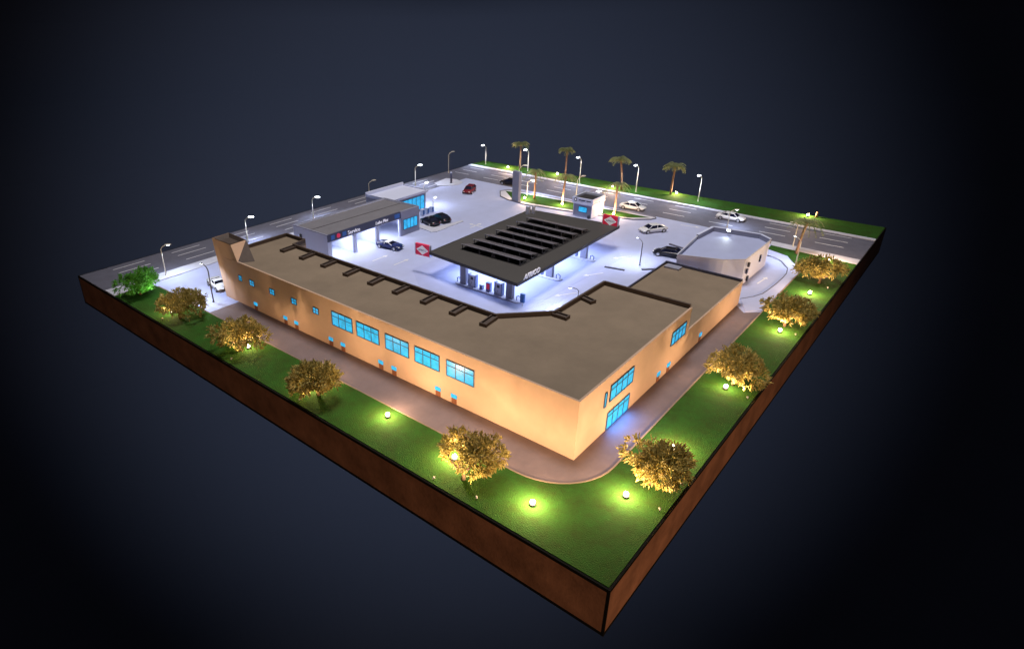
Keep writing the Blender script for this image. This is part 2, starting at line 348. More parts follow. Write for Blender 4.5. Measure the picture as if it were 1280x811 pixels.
# lower wing
wg = thing('low_wing', 'lower sand coloured wing with plain tan roof at right of the long building', 'building', (34.3, 8.8, 0))
MB().prism([(34.25, 8.83), (52.2, 8.83), (52.4, 19.15), (34.25, 19.15)], 0, 3.1, bottom=False, top=False).build('wall', 'wall', wg)
MB().prism([(34.26, 8.85), (52.15, 8.85), (52.35, 19.1), (34.26, 19.1)], 2.8, 3.12).build('roof', 'tanroof', wg)
MB().box(34.26, 52.2, 8.80, 8.98, 3.1, 3.22).build('roof_edge', 'wall', wg)
MB().bar((52.15, 8.9, 3.25), (52.35, 19.1, 3.25), .3, .4).bar((52.2, 19.05, 3.22), (34.3, 19.05, 3.22), .18, .3).build('parapet', 'band', wg)
MB().box(50.6, 51.9, 16.6, 18.6, 3.12, 3.35).build('roof_hatch', 'grey', wg)
door('y', 8.83, 38.5, 39.1, wg)

# ------------------------------------------------------------------ white building at the right
wb = thing('white_building', 'white flat-roofed building with chamfered corners beyond the low tan wing', 'building', (58.4, 10.6, 0))
wp = [(54.4, 18.4), (56.4, 12.8), (58.4, 10.6), (68.6, 10.4), (70, 12.2), (69.2, 18.9), (64, 19.3)]
MB().prism(wp, 0, 3.96, bottom=False, top=False).build('wall', 'white', wb)
cx_, cy_ = 62.5, 15
MB().prism([(cx_ + (x - cx_) * .985, cy_ + (y - cy_) * .985) for x, y in wp], 3.0, 3.45).build('roof', 'pad', wb)
pr = MB()
for i in (3, 4, 5): pr.bar((*wp[i], 3.78), (*wp[(i + 1) % 7], 3.78), .34, .72)
pr.build('parapet', 'grey', wb)
pr = MB()
for i in (3, 4, 5): pr.bar((*wp[i], 4.16), (*wp[(i + 1) % 7], 4.16), .38, .05)
pr.build('parapet_cap', 'white', wb)
pr = MB().bar((*wp[6], 3.92), (*wp[0], 3.92), .16, .2).bar((*wp[0], 3.92), (*wp[1], 3.92), .12, .12).bar((*wp[1], 3.92), (*wp[2], 3.92), .12, .12).bar((*wp[2], 3.92), (*wp[3], 3.92), .14, .14)
pr.build('coping', 'walk', wb)
for x, z0, z1 in ((59.2, 1.6, 2.3), (64.8, 1.7, 2.7), (60.2, .2, .9)):
    MB().box(x, x + .45, 10.30, 10.5, z0, z1).build('window', 'glass', wb)
MB().box(59.0, 59.4, 10.15, 10.42, 2.7, 3.3).build('wall_lamp', 'dark', wb)

# ------------------------------------------------------------------ car service building
sv = thing('service_building', 'white car service building with three bright open bays and a lettered band', 'building', (27.9, 62, 0))
x0, x1, y0, y1, h = 27.9, 48.5, 62.0, 70.4, 4.25
bays = [(28.7, 33.3), (33.9, 38.3), (38.9, 43.6)]
wl = MB().box(x0, x0 + .25, y0, y1, 0, h).box(x0 + .25, x1, y1 - .25, y1, 0, h).box(x1 - .25, x1, y0 + .02, y1 - .25, 0, h)
wl.build('wall', 'white', sv)
fr = MB().box(x0 + .25, 28.7, y0, y0 + .3, 0, 3.05).box(33.3, 33.9, y0, y0 + .5, 0, 3.05).box(38.3, 38.9, y0, y0 + .5, 0, 3.05).box(43.6, 44.0, y0, y0 + .3, 0, 3.05)
fr.box(33.45, 33.75, y0 + .5, y1 - .3, 0, 3.0).box(38.45, 38.75, y0 + .5, y1 - .3, 0, 3.0).box(x0 + .25, 44.0, y0, y0 + .3, 3.05, 3.2)
fr.build('bay_frame', 'white', sv)
for a in (33.3, 38.3): MB().box(a - .09, a - .001, y0 - .03, y0 + .3, 0, 3.0).build('guide_rail', 'grey', sv)
MB().box(x0 + .01, 44.0, y0 - .08, y0 + .22, 3.2, 4.32).build('sign_band', 'band', sv)
MB().box(44.0, x1 + .05, y0 - .15, y0 + .25, 0, 4.32).build('end_panel', 'grey', sv)
window('sv', 'y', y0 - .15, 44.5, 47.9, 1.1, 2.75, 4, sv, tr=0)
MB().prism([(x0 + .1, y0 + .2), (x1 - .1, y0 + .25), (x1 - .1, y1 - .1), (x0 + .1, y1 - .1)], 3.9, 4.1).build('roof', 'slate', sv)
MB().box(x0 - .03, x0 + .2, y0 - .05, y1 + .03, h, h + .12).box(x0 + .2, x1, y1 - .18, y1 + .03, h, h + .1).box(x1 - .2, x1 + .03, y0 + .3, y1 - .18, h, h + .1).build('parapet', 'grey', sv)
MB().prism([(x0 + .3, y0 + 4.6), (x1 - .3, y0 + 4.0), (x1 - .3, y0 + 4.2), (x0 + .3, y0 + 4.8)], 4.1, 4.2).build('roof_ridge', 'slate', sv)
text('lettering', 'Service', .9, .05, 'ltext', sv, (32.0, y0 - .12, 3.42), (1, 0, 0), (0, 0, 1))
text('lettering', 'Lube Plus', .75, .05, 'ltext', sv, (38.0, y0 - .12, 3.48), (1, 0, 0), (0, 0, 1), .2)
for q_, q1_ in ((28.6, 29.3), (30.9, 31.7), (42.5, 43.7)): MB().box(q_, q1_, y0 - .13, y0 - .08, 3.42, 4.12).build('sign_square', 'blue', sv)
MB().tube([(30.1, y0 - .08, 3.78), (30.1, y0 - .14, 3.78)], .36, 16).build('sign_disc', 'red', sv)
for a, c in bays:
    MB().box(a + .7, c - .7, y0 + 2.6, y0 + 3.2, 3.62, 3.72).build('ceiling_light', 'tube', sv)
    lamp('bay_light', 'AREA', ((a + c) / 2, y0 + 2.4, 3.55), 420, (.82, .87, 1), aim=(0, -.35, -1), size=3.0, sy=2.5, parent=sv)
    MB().box(a + .4, a + .9, y1 - 2, y1 - .6, 0, 1.6).build('tool_cabinet', 'bluep', sv)
MB().box(x0 - .2, x0, y0 + 6.3, y0 + 6.7, 2.6, 3.2).build('wall_lamp', 'dark', sv)
# shop behind
sh = thing('shop_building', 'white roofed shop with big lit blue windows behind the car service building', 'building', (49.5, 69.3, 0))
x0, x1, y0, y1, h = 48.9, 58.6, 69.4, 75.8, 4.05
MB().box(x0, x1, y0, y1, 0, 3.5).build('wall', 'grey', sh)
MB().box(x0 - .1, x1 + .25, y0 - .4, y1, 3.5, 3.75).build('roof', 'white', sh)
MB().box(x0 - .1, x1 + .25, y1 - .25, y1 + .05, 3.75, 4.35).box(x0 - .12, x0 + .1, y0 - .4, y1 - .25, 3.75, 4.1).box(x1 + .1, x1 + .27, y0 - .4, y1 - .25, 3.75, 3.95).box(x0 + .1, x1 + .1, y0 - .42, y0 - .25, 3.75, 3.92).build('parapet', 'white', sh)
window('sh', 'y', y0, 50.2, 58.1, .5, 3.0, 7, sh, tr=0)
MB().box(59.1, 60.6, 67.6, 68.4, 0, 1.1).build('planter', 'white', sh) if False else None
# row of machines by the shop: small vending cabinets
ct = None
for i, x in enumerate((55.2, 56.5, 57.8)):
    lab = ['blue and white gas bottle cabinet nearest the car service building', 'blue and white gas bottle cabinet in the middle of three by the shop', 'blue and white gas bottle cabinet at the far right end by the shop'][i]
    c_ = thing('gas_cabinet', lab, 'cabinet', (x, 67.2, 0), .1, 'gas bottle cabinets in front of the shop')
    MB().box(-.35, .35, -.3, .3, .08, 1.25).build('cabinet_body', 'white', c_, local=True, bevel=.04)
    MB().box(-.28, .28, -.34, -.301, .2, 1.1).build('cabinet_door', 'blue', c_, local=True)

# ------------------------------------------------------------------ forecourt canopy
cp = thing('fuel_canopy', 'flat dark fuel canopy standing over three pump islands', 'canopy', (47, 38.8, 0))
cq = [(32.2, 29.9), (61.9, 30.8), (60.6, 46.9), (33.8, 46.3)]
MB().prism(cq, 3.32, 3.68).build('canopy_roof', 'canopy', cp)
MB().prism([(x + (.3 if x < 40 else -.3), y + (.3 if y < 40 else -.3)) for x, y in cq], 3.25, 3.32).build('soffit', 'white', cp)
tm = MB()
for a, c in zip(cq, cq[1:] + cq[:1]): tm.bar((*a, 3.5), (*c, 3.5), .08, .44)
tm.build('fascia', 'dark', cp)
ICX = (34.5, 44.4, 54.2)
for x in ICX:
    for y in (32.5, 40.4): MB().box(x - .3, x + .3, y - .5, y + .5, .15, 3.25).build('column', 'grey', cp)
for x in (37.5, 43.5, 49.5, 55.5):
    for y in (34, 41):
        MB().box(x - .35, x + .35, y - .35, y + .35, 3.2, 3.25).build('ceiling_light', 'tube', cp)
    lamp('canopy_light', 'AREA', (x, 38, 3.15), 850, W2, aim=(0, 0, -1), size=4, sy=13, parent=cp)
text('lettering', 'AFRICO', 1.05, .06, 'ltext', cp, (33.6, 29.9, 3.72), (1, 0, 0), (0, -.12, 1), .15)
MB().box(57.9, 58.5, 45.4, 46.0, 3.68, 5.0).box(58.9, 59.3, 45.0, 45.4, 3.68, 4.9).build('vent_pipe', 'white', cp)
def diamond(label, x, y, z, rz):
    t = thing('diamond_sign', label, 'sign', (x, y, z), rz, 'red diamond signs on the canopy corners')
    MB().box(-1.25, 1.25, -.18, .18, 0, 1.75).build('sign_box', 'red', t, local=True, bevel=.04)
    for s in (-1, 1):
        d = MB(); yy = s * .2
        pts = [(-1.08, yy, .88), (0, yy, .15), (1.08, yy, .88), (0, yy, 1.6)]
        d.face(pts if s < 0 else pts[::-1]); d.build('diamond', 'ltext', t, local=True)
    for q_ in (1.25, -1.35): MB().box(q_, q_ + .1, -.22, .22, -.02, 1.77).build('side_trim', 'white', t, local=True)
    m = Matrix.Rotation(rz, 4, 'Z'); d = m @ Vector((1, 0, 0)); n = m @ Vector((0, -1, 0)); o = Vector((x, y, z)) - d * .72 + n * .215 + Vector((0, 0, .72))
    text('lettering', 'AFRICO', .42, .01, 'ink', t, o, d, (0, 0, 1))
    return t
diamond('red sign with white diamond at the left corner of the dark canopy', 34.0, 47.7, 2.75, math.radians(-84))
diamond('red sign with white diamond at the right corner of the dark canopy', 61.45, 32.2, 3.5, math.radians(-88))
# solar panel rows
sp_names = ['nearest the camera', 'second from the near edge', 'third from the near edge', 'in the middle of the seven', 'third from the far edge', 'second from the far edge', 'farthest from the camera']
for i in range(7):
    x = 37.6 + 2.78 * i; t = thing('solar_panel_row', 'dark tilted solar panel row on the canopy, ' + sp_names[i], 'solar panel', (x, 33.2, 3.68), 0, 'solar panel rows on the canopy roof')
    yb = 43.4
    p_ = MB(); a = Vector((x, 33.2, 4.42)); c = Vector((x + 1.7, 33.2, 4.05)); up = Vector((0, 0, .07)); dy = Vector((0, yb - 33.2, 0))
    p_.bar((x + 1.15, 33.2, 4.22), (x + 1.15, yb, 4.22), .01, .01); p_.v.clear(); p_.f.clear()
    for q4 in ([a + up, c + up, c + dy + up, a + dy + up], [a + dy, c + dy, c, a], [a, a + up, a + dy + up, a + dy], [c, c + dy, c + dy + up, c + up], [a, c, c + up, a + up], [a + dy, a + dy + up, c + dy + up, c + dy]): p_.face(q4)
    p_.build('panel', 'panel', t)
    MB().box(x - .2, x + 2.4, 33.0, 43.5, 3.682, 3.72).build('gap_shade_plate', 'dark', t)  # dark plate added for the shade in the gaps between rows
    MB().bar((x - .03, 33.15, 4.47), (x - .03, yb + .05, 4.47), .12, .10).build('top_rail', 'metal', t)
    for yy in (33.25, 35.2, 37.6, 37.9, 40.2, 43.3):
        MB().bar((x + .05, yy, 3.68), (x + .05, yy, 4.42), .1, .1).bar((x + .05, yy, 3.74), (x + 1.65, yy, 4.02), .09, .09).build('support', 'metal', t)

# pump islands
def pump(t, x, y, wdt, hgt):
    for q_ in (y - wdt / 2, y + wdt / 2 - .18): MB().box(x - .28, x + .28, q_, q_ + .18, .15, hgt).build('pump_side', 'bluep', t)
    MB().box(x - .24, x + .24, y - wdt / 2 + .18, y + wdt / 2 - .18, .15, hgt - .08).build('pump_body', 'white', t)
    MB().box(x - .27, x - .24, y - .22, y + .22, hgt - .75, hgt - .35).build('display', 'ink', t)
    MB().tube([(x - .3, y + wdt / 2 - .1, 1.2), (x - .42, y + wdt / 2, .7), (x - .34, y + .1, .45), (x - .3, y, .9)], .03, 6).build('hose', 'tyre', t)
for i, x in enumerate(ICX):
    il = ['nearest', 'middle', 'farthest'][i]
    t = thing('pump_island', f'long raised white pump island, {il} of three under the canopy', 'pump island', (x, 36, 0), 0, 'pump islands under the canopy')
    pts = arc(x, 31.3, .75, 180, 360, 8) + arc(x, 41.0, .75, 0, 180, 8); MB().prism(pts, .0, .16).build('plinth', 'walk', t)
    for k, y in enumerate((38.8, 34.3)):
        t = thing('fuel_pump', f'blue sided white fuel pump on the {il} island, {["far left", "near right"][k]} of its pair', 'fuel pump', (x, y, .16), 0, 'fuel pumps on the islands')
        pump(t, x, y, 1.3, 1.95)
    t = thing('price_stand', f'small stand with red panel between the pumps of the {il} island', 'display stand', (x, 36, .16), 0, 'display stands between the fuel pumps')
    MB().box(x - .22, x + .22, 35.7, 36.4, .16, 1.45).build('stand_body', 'bluep', t); MB().box(x - .25, x - .22, 35.8, 36.3, .5, 1.3).build('stand_panel', 'red', t)
    t = thing('litter_bin', f'low square bin beside the red panel stand on the {il} island', 'bin', (x, 37.2, .16), 0, 'bins on the pump islands')
    MB().box(x - .2, x + .2, 37.0, 37.5, .16, .75).build('bin_body', 'bluep', t); MB().box(x - .23, x + .23, 36.96, 37.54, .75, .82).build('bin_lid', 'white', t)
    for k, y in enumerate((31.1, 41.3)):
        t = tag(MB().tube([(x, y - .3, .16), (x, y - .3, .7), (x, y, .85), (x, y + .3, .7), (x, y + .3, .16)], .07, 8).build('hoop_barrier', 'bluep'),
                f'blue steel hoop at the {["right", "left"][k]} end of the {il} pump island', 'barrier', 'hoop barriers at the pump island ends')
t = thing('flag_banner', 'blue feather flag on a short stick beside the nearest pump island', 'flag', (33.6, 29.9, 0))
MB().tube([(33.6, 29.9, 0), (33.6, 29.9, 1.7)], .04, 6).build('stick', 'pole', t); MB().prism([(33.45, 29.6), (33.75, 29.6), (33.75, 30.2), (33.45, 30.2)], .6, 1.8).build('flag_cloth', 'blue', t)

# ------------------------------------------------------------------ kiosk and pylon
kx0, kx1, ky0, ky1 = 73.0, 77.4, 41.6, 45.4
kk = thing('kiosk', 'small white kiosk with round emblem, blue screen and dark roof recess', 'kiosk', (73, 42, 0), 0)
MB().box(kx0, kx1, ky0, ky1, .08, 2.55).build('kiosk_wall', 'white', kk)
MB().box(kx0 - .03, kx0, ky0 + .1, ky1 - .1, .2, 2.3).build('front_panel', 'grey', kk)
MB().box(kx0 - .35, kx1 + .1, ky0 - .25, ky1 + .25, 2.55, 2.75).box(kx0 - .25, kx0, ky0 - .2, ky1 + .2, 2.85, 3.6).box(kx1 - .2, kx1 + .05, ky0 - .2, ky1 + .2, 2.85, 3.6).box(kx0, kx1 - .2, ky0 - .2, ky0 + .05, 2.85, 3.6).box(kx0, kx1 - .2, ky1 - .05, ky1 + .2, 2.85, 3.6).box(kx0 - .2, kx1, ky0 - .1, ky1 + .1, 2.75, 2.85).build('roof_band', 'white', kk)
MB().box(kx0, kx1 - .2, ky0 + .05, ky1 - .05, 2.85, 3.2).build('roof_recess', 'dark', kk)
MB().tube([(kx0 - .25, 44.9, 3.2), (kx0 - .32, 44.9, 3.2)], .33, 16).build('emblem', 'ink', kk); MB().tube([(kx0 - .31, 44.9, 3.2), (kx0 - .34, 44.9, 3.2)], .17, 16).build('emblem_center', 'ltext', kk)
MB().box(kx0 - .28, kx0 - .25, 42.9, 44.3, 3.1, 3.3).box(kx0 - .28, kx0 - .25, 41.8, 42.7, 3.1, 3.3).build('sign_stripe', 'ink', kk)
fo = MB().box(kx0 - .08, kx0 - .03, 42.5, 44.3, .95, 2.0).build('screen_frame', 'frame', kk); MB().box(kx0 - .11, kx0 - .08, 42.6, 44.2, 1.03, 1.92).build('screen', 'glow', fo)
MB().box(kx0 - .4, kx0 - .03, 41.8, 42.2, .08, .6).build('bin', 'ink', kk)
py = thing('totem', 'tall plain mauve grey totem slab at the left end of the palm island', 'sign pylon', (74.2, 59.0, 0), math.radians(-14))
MB().box(-.35, .35, -.95, .95, .08, 6.1).build('slab', 'grey', py, local=True, bevel=.05); MB().box(-.5, .5, -1.1, 1.1, 0, .2).build('footing', 'dkerb', py, local=True)

# ------------------------------------------------------------------ street lamps
def street_lamp(label, x, y, h, dirx, diry, lit, power=1400, col=W2, pm='pole', name='street_lamp', head=1., group='street lamps round the model'):
    t = thing(name, label, 'street lamp', (x, y, 0), 0, group)
    d = Vector((dirx, diry, 0)).normalized(); o = Vector((x, y, 0)); z = Vector((0, 0, 1))
    MB().tube([o, o + z * .25], [.16, .12], 8).build('lamp_base', pm, t)
    MB().tube([o + z * .2, o + z * (h * .86), o + z * (h * .93) + d * .25, o + z * (h * .985) + d * .75], [.095, .07, .06, .05], 8).build('pole', pm, t)
    hc = o + z * h + d * 1.15
    r = Matrix.Rotation(math.atan2(d.y, d.x), 4, 'Z')
    hb = MB().ball((0, 0, 0), .5 * head, .24 * head, .11 * head); hb.v = [r @ v + hc for v in hb.v]; hb.build('lamp_head', 'lampw' if lit == 2 else pm, t, smooth=True)
    if lit:
        g = MB().ball((0, 0, 0), .36 * head, .18 * head, .08 * head); g.v = [r @ v + hc - z * .06 for v in g.v]; g.build('lens', 'lampw', t, smooth=True)
        lamp('lamp_light', 'SPOT', hc - z * .2, power * 2.4, col, aim=d * .25 - z, size=.15, angle=160, blend=.9, parent=t)
    return t
far = 'far road'
street_lamp('lit lamp post at the far left, nearest the green bush', 8.6, 76.5, 4.9, 1, -1, 1, 650)
street_lamp('lamp post with bright white head just behind the sign tower', 25.5, 80.5, 4.3, .6, -.8, 2, 1100)
street_lamp('lamp post behind the left end of the car service building', 40.8, 81.8, 4.2, .5, -.8, 2, 1000)
street_lamp('unlit pale lamp post between the service building and the shop roof', 56, 82.6, 4.1, .6, -.3, 0)
street_lamp('lit pale lamp post behind the shop roof', 70.7, 83.4, 4.5, .6, -.4, 2, 1000)
street_lamp('tall unlit yellowish lamp post at the far end of the left road', 84.4, 85.4, 4.9, .7, -.3, 0)
street_lamp('leaning lamp post at the far corner of the green strip', 96.8, 83.8, 4.9, -1, .1, 2, 1100)
street_lamp('lit lamp post just right of the leftmost tall palm', 97.2, 71.6, 5.2, -1, .2, 2, 1300)
street_lamp('lit lamp post right of the second tall palm', 94.9, 56.5, 5.8, -1, .2, 2, 1300)
street_lamp('lit lamp post right of the third tall palm', 95.3, 43.5, 5.8, -1, .2, 2, 1300)
street_lamp('lit lamp post right of the fourth tall palm', 96.2, 30.9, 5.4, -1, .2, 2, 1300)
street_lamp('short curved lamp at the right end of the shop roof', 59.3, 70.6, 4.7, .7, .1, 2, 800, head=.9)
street_lamp('small white lamp on the yard between shop and parked black cars', 60.5, 69.2, 1.7, .8, .3, 2, 40, pm='pole', head=.8)
street_lamp('pale unlit lamp post rising behind the mauve totem', 79.6, 62.2, 5.9, .5, -1, 0)
street_lamp('short lamp with bright head right of the mauve totem', 79.0, 59.6, 3.3, .2, -.6, 2, 700)
street_lamp('lamp post behind the left side of the kiosk', 79.6, 48.6, 5.6, .8, -.6, 0)
street_lamp('lit short lamp behind the right side of the kiosk', 80.3, 43.0, 3.4, -.2, .3, 2, 700)
street_lamp('thin dark lamp on the open yard right of the canopy', 56.9, 24.6, 4.1, .3, .8, 1, 600, pm='metal', head=.5)
street_lamp('pale lamp standing behind the white building', 83.4, 20.9, 3.2, .3, -.3, 1, 500)
street_lamp('thin dark lamp on the plaza at the left end of the long building', 8.1, 62.6, 5.4, -.1, .6, 1, 800, pm='dark', head=.55)
street_lamp('small dark lamp peeping over the inner roof edge beside the low wing', 36.6, 23.6, 3.5, -.8, .7, 1, 700, pm='metal', head=.5)
street_lamp('thin pale lamp at the corner of the curved path by the right lawn', 71.6, 7.0, 4.2, .4, .8, 1, 450, pm='pole', head=.6)
street_lamp('thin pale lamp at the far side of the right palm', 79.8, 9.5, 4.2, -.6, .6, 0, pm='pole', head=.6)
# light on the white building roof
t = thing('roof_floodlight', 'small floodlight washing the roof of the white building', 'floodlight', (68.5, 16.3, 3.95))
MB().box(68.3, 68.7, 16.0, 16.6, 4.15, 4.45).build('housing', 'white', t); MB().box(68.2, 68.3, 16.05, 16.55, 4.2, 4.4).build('lens', 'lampw', t)
lamp('flood_light', 'SPOT', (68.1, 16.3, 4.35), 180, (.9, 1, .95), aim=(-1, 0, -.3), size=.1, angle=100, blend=1, parent=t)

# ------------------------------------------------------------------ garden lights
def garden(label, x, y, spot, point, aim, z=.1, ang=112, grp='warm garden spot lights in the lawns'):
    t = thing('garden_light', label, 'garden light', (x, y, z), 0, grp)
    MB().tube([(x, y, z), (x, y, z + .12), (x, y, z + .16)], [.2, .2, .26], 10).build('housing', 'dark', t)
    MB().ball((x, y, z + .34), .2, .2, .19).build('bulb', 'lampg', t, smooth=True)
    if point: lamp('garden_glow', 'POINT', (x, y, z + 1.15), point * 12, W1, size=.3, parent=t)
    if spot: lamp('garden_spot', 'SPOT', (x, y, z + .7), spot * 1.1, W1, aim=(aim[0], aim[1], aim[2] + .3), size=.15, angle=ang, blend=1, parent=t)
G = [('between the fourth and fifth trees of the left lawn', 4.4, 25.5, 1500, 130, (1, 0, .3)),
     ('inside the big tree nearest the corner on the left lawn', 3.7, 16.6, 950, 190, (1, 0, .3)),
     ('alone in the lawn just left of the near corner', 3.4, 8.4, 900, 190, (1, .4, .3)),
     ('in front of the tree just right of the near corner', 9.0, 3.3, 550, 170, (.3, 1, .3)),
     ('behind the tree just right of the near corner', 17.3, 2.9, 900, 180, (0, 1, .3)),
     ('between the second and third trees of the right lawn', 46.9, 2.4, 900, 120, (.2, 1, .3)),
     ('between the third and fourth trees of the right lawn', 61.0, 2.6, 300, 140, (0, 1, .3)),
     ('beyond the last tree of the right lawn', 75.6, 3.6, 0, 170, (0, 1, .3)),
     ('under the third tree of the left lawn', 3.6, 47.6, 1000, 70, (1, 0, .35)),
     ('under the fourth tree of the left lawn', 3.2, 35.2, 1300, 90, (1, 0, .35)),
     ('under the second tree of the left lawn', 2.6, 63.6, 500, 40, (1, -.3, .35)),
     ('under the second tree of the right lawn', 30.2, 2.9, 900, 70, (0, 1, .35))]
for l, x, y, s, p_, a in G: garden('warm glowing garden light ' + l, x, y, s, p_, a)
for l, x, y in (('at the foot of the leftmost tall palm', 96.6, 76.9), ('between the two leftmost tall palms', 98.0, 64.0), ('at the foot of the third tall palm', 95.3, 48.8), ('at the foot of the fourth tall palm', 98.7, 36.3), ('beside the short stump at the far right edge', 98.5, 11.9)):
    garden('warm light on the far green strip ' + l, x, y, 0, 170, None, .1, grp='warm lights on the far strip and palm island')
for l, x, y in (('beside the mauve totem', 76.2, 58.3), ('left of the kiosk', 77.2, 50.2), ('right of the kiosk', 77.4, 39.4)):
    garden('warm light on the palm island ' + l, x, y, 0, 120, None, .1, grp='warm lights on the far strip and palm island')

def uplight(label, x, y, tx, ty, pw, col=(1, .70, .38), tz=2.2):
    t = thing('spike_light', label, 'garden light', (x, y, .1), 0, 'small spike lights aimed at the trees')
    a = Vector((tx - x, ty - y, tz)).normalized(); o = Vector((x, y, .1))
    MB().tube([o, o + Vector((0, 0, .22))], .035, 6).build('spike', 'dark', t)
    MB().tube([o + Vector((0, 0, .25)) - a * .1, o + Vector((0, 0, .25)) + a * .1], [.06, .1], 8).build('housing', 'pole', t)
    lamp('spike_spot', 'SPOT', o + Vector((0, 0, .3)) + a * .15, pw * 4.2, col, aim=a, size=.06, angle=95, blend=.8, parent=t)
for l, x, y, tx, ty, pw in (('second tree from the left tip', .7, 62.4, 2.5, 61.8, 420), ('third tree from the left tip', .7, 46.6, 2.7, 47.8, 420), ('fourth tree from the left tip', .6, 34.2, 2.5, 33.6, 520),
        ('big round tree before the near corner, on its left', .5, 16.2, 2.6, 15, 650), ('big round tree before the near corner, on its right', 1.0, 12.1, 2.6, 14.9, 500),
        ('shaggy tree right of the near corner, on its left', 9.2, .6, 11.7, 2.2, 650), ('shaggy tree right of the near corner, on its right', 13.2, .5, 11.7, 2.4, 400),
        ('reddish gold tree on the right lawn', 29.6, .6, 31.4, 2.6, 650), ('yellow green tree near the curved path', 47.0, .7, 48.9, 2.4, 550), ('dark olive tree at the end of the right lawn', 64.4, 1.2, 65.6, 2.3, 200)):
    uplight('tiny spike light aimed at the ' + l, x, y, tx, ty, pw)
uplight('tiny spike light aimed at the bright green bush at the left tip', 4.3, 69.6, 2.7, 71.4, 230, (.9, 1, .85))
# ------------------------------------------------------------------ trees
def crown_mesh(seed, rx, ry, rz, nclump, nleaf, ls):
    rnd = random.Random(seed); m = MB()
    lob = [(Vector((rnd.uniform(-1, 1) * rx * .5, rnd.uniform(-1, 1) * ry * .5, rnd.uniform(-.15, .4) * rz)), rnd.uniform(.5, .68)) for _ in range(6)]
    for i in range(nclump):
        lc, ls_ = lob[i % 6]; u = rnd.uniform(-.75, 1); a = rnd.uniform(0, 2 * PI); s = math.sqrt(1 - u * u)
        d = Vector((s * math.cos(a), s * math.sin(a), u)); rr = rnd.uniform(.72, 1.02)
        c = lc + Vector((d.x * rx, d.y * ry, d.z * rz)) * ls_ * rr
        for k in range(nleaf):
            dd = (d + Vector((rnd.gauss(0, .5), rnd.gauss(0, .5), rnd.gauss(0, .5)))).normalized()
            p = c + Vector((rnd.gauss(0, .12), rnd.gauss(0, .12), rnd.gauss(0, .12))); ln = ls * rnd.uniform(.6, 1.3); sd = dd.cross(Vector((rnd.gauss(0, 1), rnd.gauss(0, 1), rnd.gauss(0, 1)))).normalized() * ln * .15
            nrm = dd.cross(sd).normalized() * ln * .08
            m.face([p, p + dd * ln * .55 + sd + nrm, p + dd * ln]); m.face([p, p + dd * ln, p + dd * ln * .55 - sd + nrm])
    return m
def tree(label, loc, seed, rx, ry, rz, cz, lm, group='round trees on the lawns', rz0=None, gap=None, nclump=330, nleaf=13, ls=.44):
    t = thing('tree', label, 'tree', loc, random.Random(seed).uniform(0, 6) if rz0 is None else rz0, group)
    tr = MB(); rnd = random.Random(seed + 5); tr.tube([(0, 0, 0), (.04, .02, .5), (.02, -.03, 1.0)], [.2, .16, .13], 8)
    for k in range(7):
        a = k * .9 + rnd.uniform(-.2, .2); r = rnd.uniform(.45, .7)
        tr.tube([(0.02, 0, .75), (math.cos(a) * rx * r * .4, math.sin(a) * ry * r * .4, 1.25), (math.cos(a) * rx * r, math.sin(a) * ry * r, cz + rz * rnd.uniform(-.1, .4))], [.1, .07, .025], 5)
    tr.build('trunk', 'bark', t, local=True, smooth=True)
    c = crown_mesh(seed, rx * 1.04, ry * 1.04, rz + .25, nclump, nleaf, ls); c.v = [v + Vector((0, 0, max(cz - .3 - .0, 0))) for v in c.v if True]
    if gap:
        g0, g1 = Vector(gap[0]), Vector(gap[1]); gd = (g1 - g0).normalized()
        c.f = [f for f in c.f if not ((c.v[f[2]] - g0).cross(gd).length < .42 or (c.v[f[0]] - g0).cross(gd).length < .36)]
    c.build('crown', lm, t, local=True)
    return t
tree('bright green bushy tree at the left tip of the lawn', (2.8, 72.6, .1), 11, 2.6, 2.6, 1.7, 2.1, 'leafg')
tree('second tree from the left tip, half golden and half dark green', (2.5, 61.2, .1), 12, 3.0, 2.9, 1.5, 2.3, 'leaf')
tree('third tree from the left tip, lit gold from inside beside the lane', (2.7, 47.8, .1), 13, 2.8, 2.9, 1.5, 2.3, 'leaf')
tree('fourth tree from the left tip with coarse golden leaves', (2.5, 33.6, .1), 14, 2.7, 2.7, 1.7, 2.4, 'leaf', ls=.5)
tree('big round golden tree on the left lawn, nearest the near corner', (2.2, 14.4, .1), 15, 2.55, 2.6, 1.8, 2.25, 'leaf', rz0=0, gap=((1.5, 2.2, .3), (-1.5, -.3, 3.5)))
tree('big shaggy yellow green tree just right of the near corner', (11.7, 2.4, .1), 16, 2.6, 2.6, 1.75, 2.3, 'leaf', ls=.5)
tree('round reddish gold tree on the right lawn beside the lane', (31.4, 2.6, .1), 17, 2.6, 2.5, 1.6, 2.3, 'leaf')
tree('bright yellow green tree on the right lawn near the curved path', (48.9, 2.4, .1), 18, 2.8, 2.7, 1.6, 2.3, 'leaf')
tree('dark olive tree at the far end of the right lawn', (66.0, 2.6, .1), 19, 2.9, 2.8, 1.6, 2.3, 'leaf')

